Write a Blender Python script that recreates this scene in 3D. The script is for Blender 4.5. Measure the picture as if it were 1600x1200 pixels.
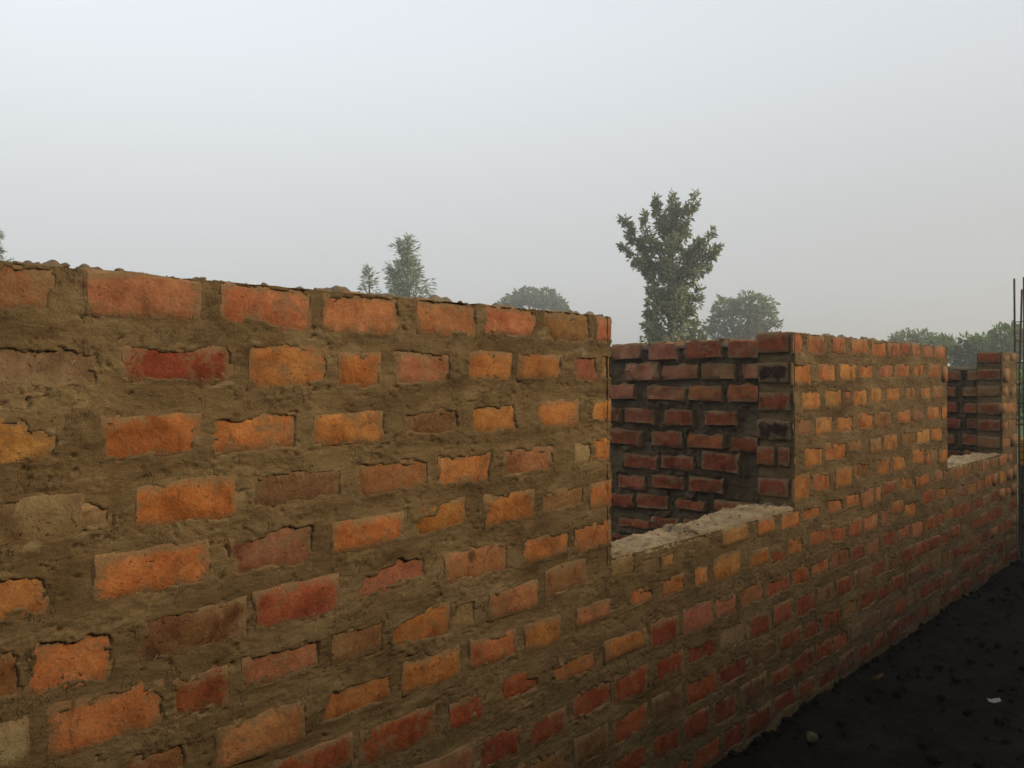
import bpy, bmesh, math, random
import numpy as np
from mathutils import Vector, Matrix

for _o in list(bpy.data.objects):
    bpy.data.objects.remove(_o)
scene = bpy.context.scene
C = scene.collection
R = math.radians

# ------------------------------------------------------------------ camera
# world axes: X runs along the front wall, Y points through it, Z is up; the camera stands at the origin, 1.75 m off the wall
VIEW = R(43.1)                       # angle between the line of sight and the wall
cam_data = bpy.data.cameras.new('camera')
cam = bpy.data.objects.new('camera', cam_data)
C.objects.link(cam)
cam.location = (0, 0, 1.65)
cam.rotation_euler = (R(90), 0, VIEW - R(90))
cam_data.sensor_width = 36
cam_data.lens = 1294.0 / 1600.0 * 36
cam_data.shift_y = -10 / 1600
cam_data.clip_start = 0.05
cam_data.clip_end = 3000
scene.camera = cam
FWD = Vector((math.cos(VIEW), math.sin(VIEW), 0))
RGT = Vector((math.sin(VIEW), -math.cos(VIEW), 0))

# ------------------------------------------------------------------ sky and sun
SUN_ELEV, SUN_AZ = R(30), R(-52)     # the sun stands behind the camera and to its right, low and veiled
world = bpy.data.worlds.new('World')
scene.world = world
world.use_nodes = True
nt = world.node_tree
nt.nodes.clear()
def N(tree, kind, **kw):
    n = tree.nodes.new(kind)
    for k, v in kw.items():
        setattr(n, k, v)
    return n
sky = N(nt, 'ShaderNodeTexSky', sky_type='NISHITA', sun_disc=False)
sky.sun_elevation = SUN_ELEV
sky.sun_rotation = R(90) - SUN_AZ
sky.dust_density = 6.0
sky.air_density = 1.2
sky.ozone_density = 1.0
hs = N(nt, 'ShaderNodeHueSaturation')
hs.inputs['Saturation'].default_value = 0.35
hs.inputs['Value'].default_value = 0.12
tc = N(nt, 'ShaderNodeTexCoord')
sx = N(nt, 'ShaderNodeSeparateXYZ')
ramp = N(nt, 'ShaderNodeValToRGB')
ramp.color_ramp.interpolation = 'EASE'
e = ramp.color_ramp.elements
e[0].position, e[0].color = 0.0, (0.57, 0.575, 0.56, 1)
e[1].position, e[1].color = 1.0, (0.83, 0.875, 0.905, 1)
m = e.new(0.13); m.color = (0.615, 0.632, 0.637, 1)
m = e.new(0.42); m.color = (0.765, 0.81, 0.86, 1)
# the overcast is brighter to the left of the view, greyer to the right
dot = N(nt, 'ShaderNodeVectorMath', operation='DOT_PRODUCT')
dot.inputs[1].default_value = (math.cos(R(98)), math.sin(R(98)), 0)
mr = N(nt, 'ShaderNodeMapRange')
mr.inputs['From Min'].default_value = -1
mr.inputs['From Max'].default_value = 1
mr.inputs['To Min'].default_value = 0.60
mr.inputs['To Max'].default_value = 1.21
ns = N(nt, 'ShaderNodeTexNoise')
ns.inputs['Scale'].default_value = 1.3
ns.inputs['Detail'].default_value = 4
nm = N(nt, 'ShaderNodeMapRange')
nm.inputs['To Min'].default_value = 0.965
nm.inputs['To Max'].default_value = 1.035
mul = N(nt, 'ShaderNodeMath', operation='MULTIPLY')
vs = N(nt, 'ShaderNodeVectorMath', operation='SCALE')
mix = N(nt, 'ShaderNodeMix', data_type='RGBA')
mix.inputs['Factor'].default_value = 0.88
bg = N(nt, 'ShaderNodeBackground')
bg.inputs['Strength'].default_value = 1.09
out = N(nt, 'ShaderNodeOutputWorld')
L = nt.links.new
L(tc.outputs['Generated'], sx.inputs[0]); L(sx.outputs['Z'], ramp.inputs[0])
L(tc.outputs['Generated'], dot.inputs[0]); L(dot.outputs['Value'], mr.inputs['Value'])
L(tc.outputs['Generated'], ns.inputs['Vector']); L(ns.outputs[0], nm.inputs['Value'])
L(mr.outputs[0], mul.inputs[0]); L(nm.outputs[0], mul.inputs[1])
L(ramp.outputs[0], vs.inputs[0]); L(mul.outputs[0], vs.inputs['Scale'])
L(sky.outputs[0], hs.inputs['Color'])
L(hs.outputs[0], mix.inputs['A']); L(vs.outputs[0], mix.inputs['B'])
L(mix.outputs['Result'], bg.inputs[0]); L(bg.outputs[0], out.inputs[0])

sun_data = bpy.data.lights.new('sun', 'SUN')
sun_data.energy = 2.9
sun_data.angle = R(14)
sun_data.color = (1.0, 0.77, 0.46)
sun = bpy.data.objects.new('sun', sun_data)
C.objects.link(sun)
sdir = Vector((math.cos(SUN_AZ) * math.cos(SUN_ELEV), math.sin(SUN_AZ) * math.cos(SUN_ELEV), math.sin(SUN_ELEV)))
sun.rotation_euler = sdir.to_track_quat('Z', 'Y').to_euler()
sun.location = sdir * 30

scene.view_settings.view_transform = 'Standard'
scene.view_settings.look = 'None'
scene.view_settings.exposure = 0.0
scene.view_settings.gamma = 1.0
scene.render.engine = 'CYCLES'
scene.cycles.use_denoising = True
scene.cycles.max_bounces = 6
scene.cycles.volume_bounces = 0
scene.cycles.diffuse_bounces = 3

# ------------------------------------------------------------------ helpers
rng = np.random.default_rng(7)
rnd = random.Random(11)

def _hash(ix, iy, seed):
    h = (ix.astype(np.int64) * 374761393 + iy.astype(np.int64) * 668265263 + seed * 1442695041) & 0xffffffff
    h = ((h ^ (h >> 13)) * 1274126177) & 0xffffffff
    h = h ^ (h >> 16)
    return h

def noise(x, y, seed=0):
    """2-D gradient noise, about -1..1"""
    x, y = np.broadcast_arrays(np.asarray(x, float), np.asarray(y, float))
    x0 = np.floor(x); y0 = np.floor(y)
    fx = x - x0; fy = y - y0
    def g(dx, dy):
        a = _hash(x0 + dx, y0 + dy, seed) / 4294967296.0 * 2 * math.pi
        return np.cos(a) * (fx - dx) + np.sin(a) * (fy - dy)
    u = fx * fx * fx * (fx * (fx * 6 - 15) + 10)
    v = fy * fy * fy * (fy * (fy * 6 - 15) + 10)
    a = g(0, 0) * (1 - u) + g(1, 0) * u
    b = g(0, 1) * (1 - u) + g(1, 1) * u
    return (a * (1 - v) + b * v) * 1.5

def fbm(x, y, octaves=4, seed=0, gain=0.5):
    s, a, t = 0.0, 1.0, 0.0
    for o in range(octaves):
        s = s + a * noise(x * 2 ** o + 17.3 * o, y * 2 ** o - 9.1 * o, seed + o * 7)
        t += a; a *= gain
    return s / t

def sstep(a, b, x):
    t = np.clip((x - a) / (b - a), 0, 1)
    return t * t * (3 - 2 * t)

def mesh_from(name, verts, faces, smooth=False):
    """verts (n,3) array, faces (m,k) int array (all of one size) or list"""
    me = bpy.data.meshes.new(name)
    verts = np.asarray(verts, dtype=np.float32)
    if isinstance(faces, np.ndarray):
        k = faces.shape[1]
        me.vertices.add(len(verts)); me.vertices.foreach_set('co', verts.ravel())
        me.loops.add(faces.size); me.loops.foreach_set('vertex_index', faces.ravel().astype(np.int32))
        me.polygons.add(len(faces))
        me.polygons.foreach_set('loop_start', np.arange(0, faces.size, k, dtype=np.int32))
        me.update(calc_edges=True)
    else:
        me.from_pydata([tuple(v) for v in verts], [], [tuple(f) for f in faces])
    if smooth:
        me.polygons.foreach_set('use_smooth', np.ones(len(me.polygons), dtype=bool))
    me.update()
    return me

def link(name, me, material=None, parent=None, loc=None):
    o = bpy.data.objects.new(name, me)
    C.objects.link(o)
    if material and not me.materials:
        me.materials.append(material)
    if parent:
        o.parent = parent
    if loc:
        o.location = loc
    return o

def thing(name, label, cat, loc=(0, 0, 0), group=None):
    o = bpy.data.objects.new(name, None)
    C.objects.link(o)
    o.location = loc
    o.empty_display_size = 0.2
    tag(o, label, cat, group)
    return o

def tag(o, label=None, cat=None, group=None, kind=None):
    if label: o['label'] = label
    if cat: o['category'] = cat
    if group: o['group'] = group
    if kind: o['kind'] = kind
    return o

def grid_faces(nu, nv, keep=None):
    i = np.arange(nu * nv).reshape(nu, nv)
    f = np.stack([i[:-1, :-1], i[1:, :-1], i[1:, 1:], i[:-1, 1:]], -1)
    if keep is not None:
        return f[keep]
    return f.reshape(-1, 4)

class Parts:
    """gathers quads into one mesh"""
    def __init__(self): self.v = []; self.f = []; self.n = 0
    def add(self, v, f):
        v = np.asarray(v, float).reshape(-1, 3)
        self.v.append(v); self.f.append(np.asarray(f, int) + self.n); self.n += len(v)
    def grid(self, P, keep=None, flip=False):
        f = grid_faces(P.shape[0], P.shape[1], keep)
        self.add(P.reshape(-1, 3), f[:, ::-1] if flip else f)
    def mesh(self, name, smooth=False):
        return mesh_from(name, np.concatenate(self.v), np.concatenate(self.f), smooth)

def tube(P, pts, radii, n=8):
    """tapered tube along points"""
    pts = [Vector(p) for p in pts]
    rings = []
    for i, p in enumerate(pts):
        d = (pts[min(i + 1, len(pts) - 1)] - pts[max(i - 1, 0)]).normalized()
        a = d.cross(Vector((0.31, 0.77, 0.55))).normalized(); b = d.cross(a)
        rings.append([p + (a * math.cos(t) + b * math.sin(t)) * radii[i] for t in [2 * math.pi * k / n for k in range(n)]])
    v = [q for r_ in rings for q in r_]
    f = []
    for i in range(len(rings) - 1):
        for k in range(n):
            f.append((i * n + k, i * n + (k + 1) % n, (i + 1) * n + (k + 1) % n, (i + 1) * n + k))
    for base in (0, (len(rings) - 1) * n):
        for k in range(1, n // 2):
            q = (base + k - 1 if k > 1 else base, base + k, base + n - k - 1, base + n - k)
            if k == 1: q = (base, base + 1, base + n - 2, base + n - 1)
            if len(set(q)) == 4: f.append(q)
    P.add([tuple(x) for x in v], f)

# ------------------------------------------------------------------ materials
def new_mat(name):
    m_ = bpy.data.materials.new(name)
    m_.use_nodes = True
    t = m_.node_tree
    b = t.nodes['Principled BSDF']
    b.inputs['Roughness'].default_value = 0.9
    b.inputs['Specular IOR Level'].default_value = 0.07
    return m_, t, b

def tnoise(t, vec, scale, detail=5, rough=0.6, dist=0.0):
    n = N(t, 'ShaderNodeTexNoise')
    n.inputs['Scale'].default_value = scale
    n.inputs['Detail'].default_value = detail
    n.inputs['Roughness'].default_value = rough
    n.inputs['Distortion'].default_value = dist
    if vec is not None: t.links.new(vec, n.inputs['Vector'])
    return n.outputs[0]

def tramp(t, val, stops):
    r_ = N(t, 'ShaderNodeValToRGB')
    el = r_.color_ramp.elements
    el[0].position, el[0].color = stops[0][0], (*stops[0][1], 1)
    el[1].position, el[1].color = stops[-1][0], (*stops[-1][1], 1)
    for p, c in stops[1:-1]:
        q = el.new(p); q.color = (*c, 1)
    t.links.new(val, r_.inputs[0])
    return r_.outputs[0]

def tmap(t, val, a, b, c=0.0, d=1.0):
    n = N(t, 'ShaderNodeMapRange', interpolation_type='SMOOTHSTEP')
    for k, v in zip(('From Min', 'From Max', 'To Min', 'To Max'), (a, b, c, d)):
        n.inputs[k].default_value = v
    t.links.new(val, n.inputs['Value'])
    return n.outputs[0]

def tmix(t, fac, a, b, blend='MIX'):
    n = N(t, 'ShaderNodeMix', data_type='RGBA', blend_type=blend)
    for key, v in (('Factor', fac), ('A', a), ('B', b)):
        if isinstance(v, (int, float)): n.inputs[key].default_value = v
        elif isinstance(v, tuple): n.inputs[key].default_value = (*v, 1)
        else: t.links.new(v, n.inputs[key])
    return n.outputs['Result']

def tbump(t, bsdf, height, strength, dist):
    b = N(t, 'ShaderNodeBump')
    b.inputs['Strength'].default_value = strength
    b.inputs['Distance'].default_value = dist
    t.links.new(height, b.inputs['Height'])
    t.links.new(b.outputs[0], bsdf.inputs['Normal'])

def tadd(t, a, b, op='ADD'):
    n = N(t, 'ShaderNodeMath', operation=op)
    for i, v in enumerate((a, b)):
        if isinstance(v, (int, float)): n.inputs[i].default_value = v
        else: t.links.new(v, n.inputs[i])
    return n.outputs[0]

def brick_material():
    m_, t, b = new_mat('fired_brick')
    oi = N(t, 'ShaderNodeObjectInfo')
    geo = N(t, 'ShaderNodeNewGeometry')
    # every brick gets its own piece of the pattern
    off = N(t, 'ShaderNodeVectorMath', operation='SCALE'); off.inputs[0].default_value = (37.0, 91.0, 53.0)
    t.links.new(oi.outputs['Random'], off.inputs['Scale'])
    add = N(t, 'ShaderNodeVectorMath', operation='ADD')
    t.links.new(geo.outputs['Position'], add.inputs[0]); t.links.new(off.outputs[0], add.inputs[1])
    v = add.outputs[0]
    base = oi.outputs['Color']
    big = tnoise(t, v, 9, 4, 0.6, 0.6)
    mid = tnoise(t, v, 32, 5, 0.65, 0.4)
    fine = tnoise(t, v, 160, 4, 0.7)
    col = tmix(t, 1.0, base, tramp(t, big, [(0.28, (0.53, 0.48, 0.44)), (0.5, (1, 1, 1)), (0.72, (1.22, 1.42, 1.5))]), 'MULTIPLY')
    col = tmix(t, 1.0, col, tramp(t, mid, [(0.25, (0.72, 0.66, 0.62)), (0.52, (1, 1, 1)), (0.8, (1.12, 1.16, 1.2))]), 'MULTIPLY')
    # dusty mortar film and pale flecks
    tcb = N(t, 'ShaderNodeTexCoord'); sp = N(t, 'ShaderNodeSeparateXYZ'); t.links.new(tcb.outputs['Generated'], sp.inputs[0])
    ex = tadd(t, tadd(t, tadd(t, sp.outputs['X'], -0.5), 0.0, 'ADD'), 0.0); ex = tadd(t, ex, 0.0); 
    ax = N(t, 'ShaderNodeMath', operation='ABSOLUTE'); t.links.new(ex, ax.inputs[0])
    az = N(t, 'ShaderNodeMath', operation='ABSOLUTE'); t.links.new(tadd(t, sp.outputs['Z'], -0.5), az.inputs[0])
    rim = tadd(t, tmap(t, ax.outputs[0], 0.34, 0.5, 0.0, 0.20), tmap(t, az.outputs[0], 0.18, 0.5, 0.0, 0.22))
    film = tmap(t, tadd(t, tnoise(t, v, 15, 6, 0.7, 1.0), rim), 0.49, 0.71, 0.0, 0.88)
    filmcol = tmix(t, tnoise(t, v, 6, 3), (0.135, 0.085, 0.042), (0.26, 0.18, 0.095))
    col = tmix(t, film, col, filmcol)
    pale = tmap(t, tnoise(t, v, 13, 6, 0.72, 0.4), 0.60, 0.72, 0.0, 0.45)
    col = tmix(t, pale, col, (0.37, 0.26, 0.135))
    scorch = tmap(t, tnoise(t, v, 7.5, 4, 0.6, 0.8), 0.63, 0.72, 0.0, 0.8)
    col = tmix(t, scorch, col, (0.075, 0.039, 0.021))
    fleck = tmap(t, tnoise(t, v, 75, 3, 0.6, 1.2), 0.70, 0.75, 0.0, 0.75)
    col = tmix(t, fleck, col, (0.50, 0.42, 0.30))
    pit = tadd(t, tmap(t, tnoise(t, v, 95, 3, 0.6, 0.9), 0.29, 0.36, 0.85, 0.0), tmap(t, tnoise(t, v, 12, 3, 0.6), 0.40, 0.58), 'MULTIPLY')
    col = tmix(t, pit, col, (0.06, 0.028, 0.02))
    col = tmix(t, 1.0, col, tramp(t, fine, [(0.3, (0.78, 0.76, 0.74)), (0.5, (1, 1, 1)), (0.72, (1.16, 1.17, 1.18))]), 'MULTIPLY')
    t.links.new(col, b.inputs['Base Color'])
    h = tadd(t, tadd(t, mid, tadd(t, fine, 0.35, 'MULTIPLY')), tadd(t, pit, -0.9, 'MULTIPLY'))
    tbump(t, b, h, 0.8, 0.006)
    return m_

def mortar_material(name, dark, mid_, pale, streak=0.5):
    m_, t, b = new_mat(name)
    geo = N(t, 'ShaderNodeNewGeometry'); v = geo.outputs['Position']
    st = N(t, 'ShaderNodeMapping'); st.inputs['Scale'].default_value = (1.0, 1.0, 2.4)
    t.links.new(v, st.inputs['Vector'])
    a = tnoise(t, st.outputs[0], 2.6, 6, 0.6, 1.2)
    col = tramp(t, a, [(0.28, dark), (0.5, mid_), (0.74, pale)])
    c2 = tnoise(t, st.outputs[0], 24, 5, 0.65, 0.5)
    col = tmix(t, 1.0, col, tramp(t, c2, [(0.25, (0.7, 0.67, 0.64)), (0.5, (1, 1, 1)), (0.78, (1.16, 1.17, 1.2))]), 'MULTIPLY')
    grit = tnoise(t, v, 240, 3, 0.7)
    col = tmix(t, 1.0, col, tramp(t, grit, [(0.3, (0.72, 0.72, 0.72)), (0.5, (1, 1, 1)), (0.72, (1.25, 1.24, 1.2))]), 'MULTIPLY')
    pale_f = tmap(t, tnoise(t, st.outputs[0], 5.5, 5, 0.6, 1.2), 0.60, 0.74, 0.0, streak)
    col = tmix(t, pale_f, col, (0.33, 0.255, 0.15))
    t.links.new(col, b.inputs['Base Color'])
    c3 = tnoise(t, v, 70, 5, 0.7, 0.3)
    rough = tmap(t, tnoise(t, v, 4.5, 4, 0.6), 0.42, 0.68, 0.12, 1.0)
    h = tadd(t, tadd(t, c2, 0.7, 'MULTIPLY'), tadd(t, rough, tadd(t, c3, tadd(t, grit, 0.3, 'MULTIPLY')), 'MULTIPLY'))
    # trowel drags (long flat strokes) and hair rips in the stiff mix
    dr = N(t, 'ShaderNodeMapping'); dr.inputs['Scale'].default_value = (9.0, 9.0, 22.0); dr.inputs['Rotation'].default_value = (0, 0.5, 0)
    t.links.new(v, dr.inputs['Vector'])
    drag = tnoise(t, dr.outputs[0], 1.0, 3, 0.5, 1.5)
    rp = N(t, 'ShaderNodeMapping'); rp.inputs['Scale'].default_value = (60.0, 60.0, 22.0); rp.inputs['Rotation'].default_value = (0, -0.5, 0)
    t.links.new(v, rp.inputs['Vector'])
    rv = N(t, 'ShaderNodeMath', operation='ABSOLUTE'); t.links.new(tadd(t, tnoise(t, rp.outputs[0], 1.0, 4, 0.6, 1.0), -0.5), rv.inputs[0])
    rip = tadd(t, tmap(t, rv.outputs[0], 0.0, 0.045, 1.0, 0.0), tmap(t, tnoise(t, v, 17, 3, 0.6), 0.56, 0.66), 'MULTIPLY')
    h = tadd(t, tadd(t, h, tadd(t, drag, 0.7, 'MULTIPLY')), tadd(t, rip, -1.3, 'MULTIPLY'))
    tbump(t, b, h, 0.65, 0.007)
    return m_

def soil_material():
    m_, t, b = new_mat('wet_soil_and_grass')
    geo = N(t, 'ShaderNodeNewGeometry'); v = geo.outputs['Position']
    a = tnoise(t, v, 2.2, 6, 0.65, 0.5)
    soil = tramp(t, a, [(0.3, (0.011, 0.007, 0.0045)), (0.5, (0.018, 0.012, 0.0075)), (0.75, (0.034, 0.022, 0.013))])
    c = tnoise(t, v, 45, 5, 0.7)
    soil = tmix(t, 1.0, soil, tramp(t, c, [(0.3, (0.6, 0.6, 0.6)), (0.7, (1.35, 1.3, 1.25))]), 'MULTIPLY')
    g = tnoise(t, v, 0.35, 6, 0.7)
    grass = tramp(t, g, [(0.3, (0.035, 0.06, 0.018)), (0.55, (0.07, 0.10, 0.03)), (0.8, (0.12, 0.125, 0.05))])
    # grass begins beyond the building site
    dist = N(t, 'ShaderNodeVectorMath', operation='DISTANCE'); dist.inputs[1].default_value = (3, 3, 0)
    t.links.new(v, dist.inputs[0])
    edge = tadd(t, dist.outputs['Value'], tadd(t, tnoise(t, v, 0.5, 4, 0.6), 5.0, 'MULTIPLY'))
    f = tmap(t, edge, 9.5, 13.0)
    t.links.new(tmix(t, f, soil, grass), b.inputs['Base Color'])
    b.inputs['Roughness'].default_value = 0.85
    tbump(t, b, tadd(t, c, a), 1.0, 0.04)
    return m_

def leaf_material(name, c0, c1, c2, trans=0.5):
    m_, t, b = new_mat(name)
    geo = N(t, 'ShaderNodeNewGeometry')
    col = tramp(t, geo.outputs['Random Per Island'], [(0.0, c0), (0.5, c1), (1.0, c2)])
    t.links.new(col, b.inputs['Base Color'])
    b.inputs['Roughness'].default_value = 0.55
    tr = N(t, 'ShaderNodeBsdfTranslucent'); t.links.new(col, tr.inputs['Color'])
    mx = N(t, 'ShaderNodeMixShader'); mx.inputs[0].default_value = trans
    t.links.new(b.outputs[0], mx.inputs[1]); t.links.new(tr.outputs[0], mx.inputs[2])
    t.links.new(mx.outputs[0], t.nodes['Material Output'].inputs['Surface'])
    return m_

def plain_material(name, c0, c1, scale=20, rough=0.8, metallic=0.0, bump=0.3):
    m_, t, b = new_mat(name)
    geo = N(t, 'ShaderNodeNewGeometry')
    n = tnoise(t, geo.outputs['Position'], scale, 5, 0.65, 0.4)
    t.links.new(tramp(t, n, [(0.3, c0), (0.7, c1)]), b.inputs['Base Color'])
    b.inputs['Roughness'].default_value = rough
    b.inputs['Metallic'].default_value = metallic
    tbump(t, b, n, bump, 0.01)
    return m_

M_BRICK = brick_material()
M_MORTAR = mortar_material('cement_mortar', (0.085, 0.054, 0.025), (0.148, 0.100, 0.048), (0.218, 0.156, 0.080))
M_CRUST = mortar_material('dry_mortar_crust', (0.115, 0.085, 0.055), (0.165, 0.128, 0.085), (0.225, 0.18, 0.125), 0.15)
M_SILL = mortar_material('pale_sill_mortar', (0.14, 0.098, 0.055), (0.235, 0.173, 0.10), (0.33, 0.25, 0.155), 0.2)
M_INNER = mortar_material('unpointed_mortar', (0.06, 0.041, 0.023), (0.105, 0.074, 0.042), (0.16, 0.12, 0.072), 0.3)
M_SOIL = soil_material()

# brick colours (linear albedo)
COL = {
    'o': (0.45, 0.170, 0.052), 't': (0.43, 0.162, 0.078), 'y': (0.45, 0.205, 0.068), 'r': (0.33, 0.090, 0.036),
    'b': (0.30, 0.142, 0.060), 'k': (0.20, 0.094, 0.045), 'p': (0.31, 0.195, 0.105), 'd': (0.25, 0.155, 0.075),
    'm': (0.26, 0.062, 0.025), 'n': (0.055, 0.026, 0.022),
}
def brick_colour(t):
    c = COL[t]
    k = rnd.uniform(0.68, 0.91)
    return (c[0] * k, c[1] * k * rnd.uniform(0.9, 1.12), c[2] * k * rnd.uniform(0.85, 1.18), 1)

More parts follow.
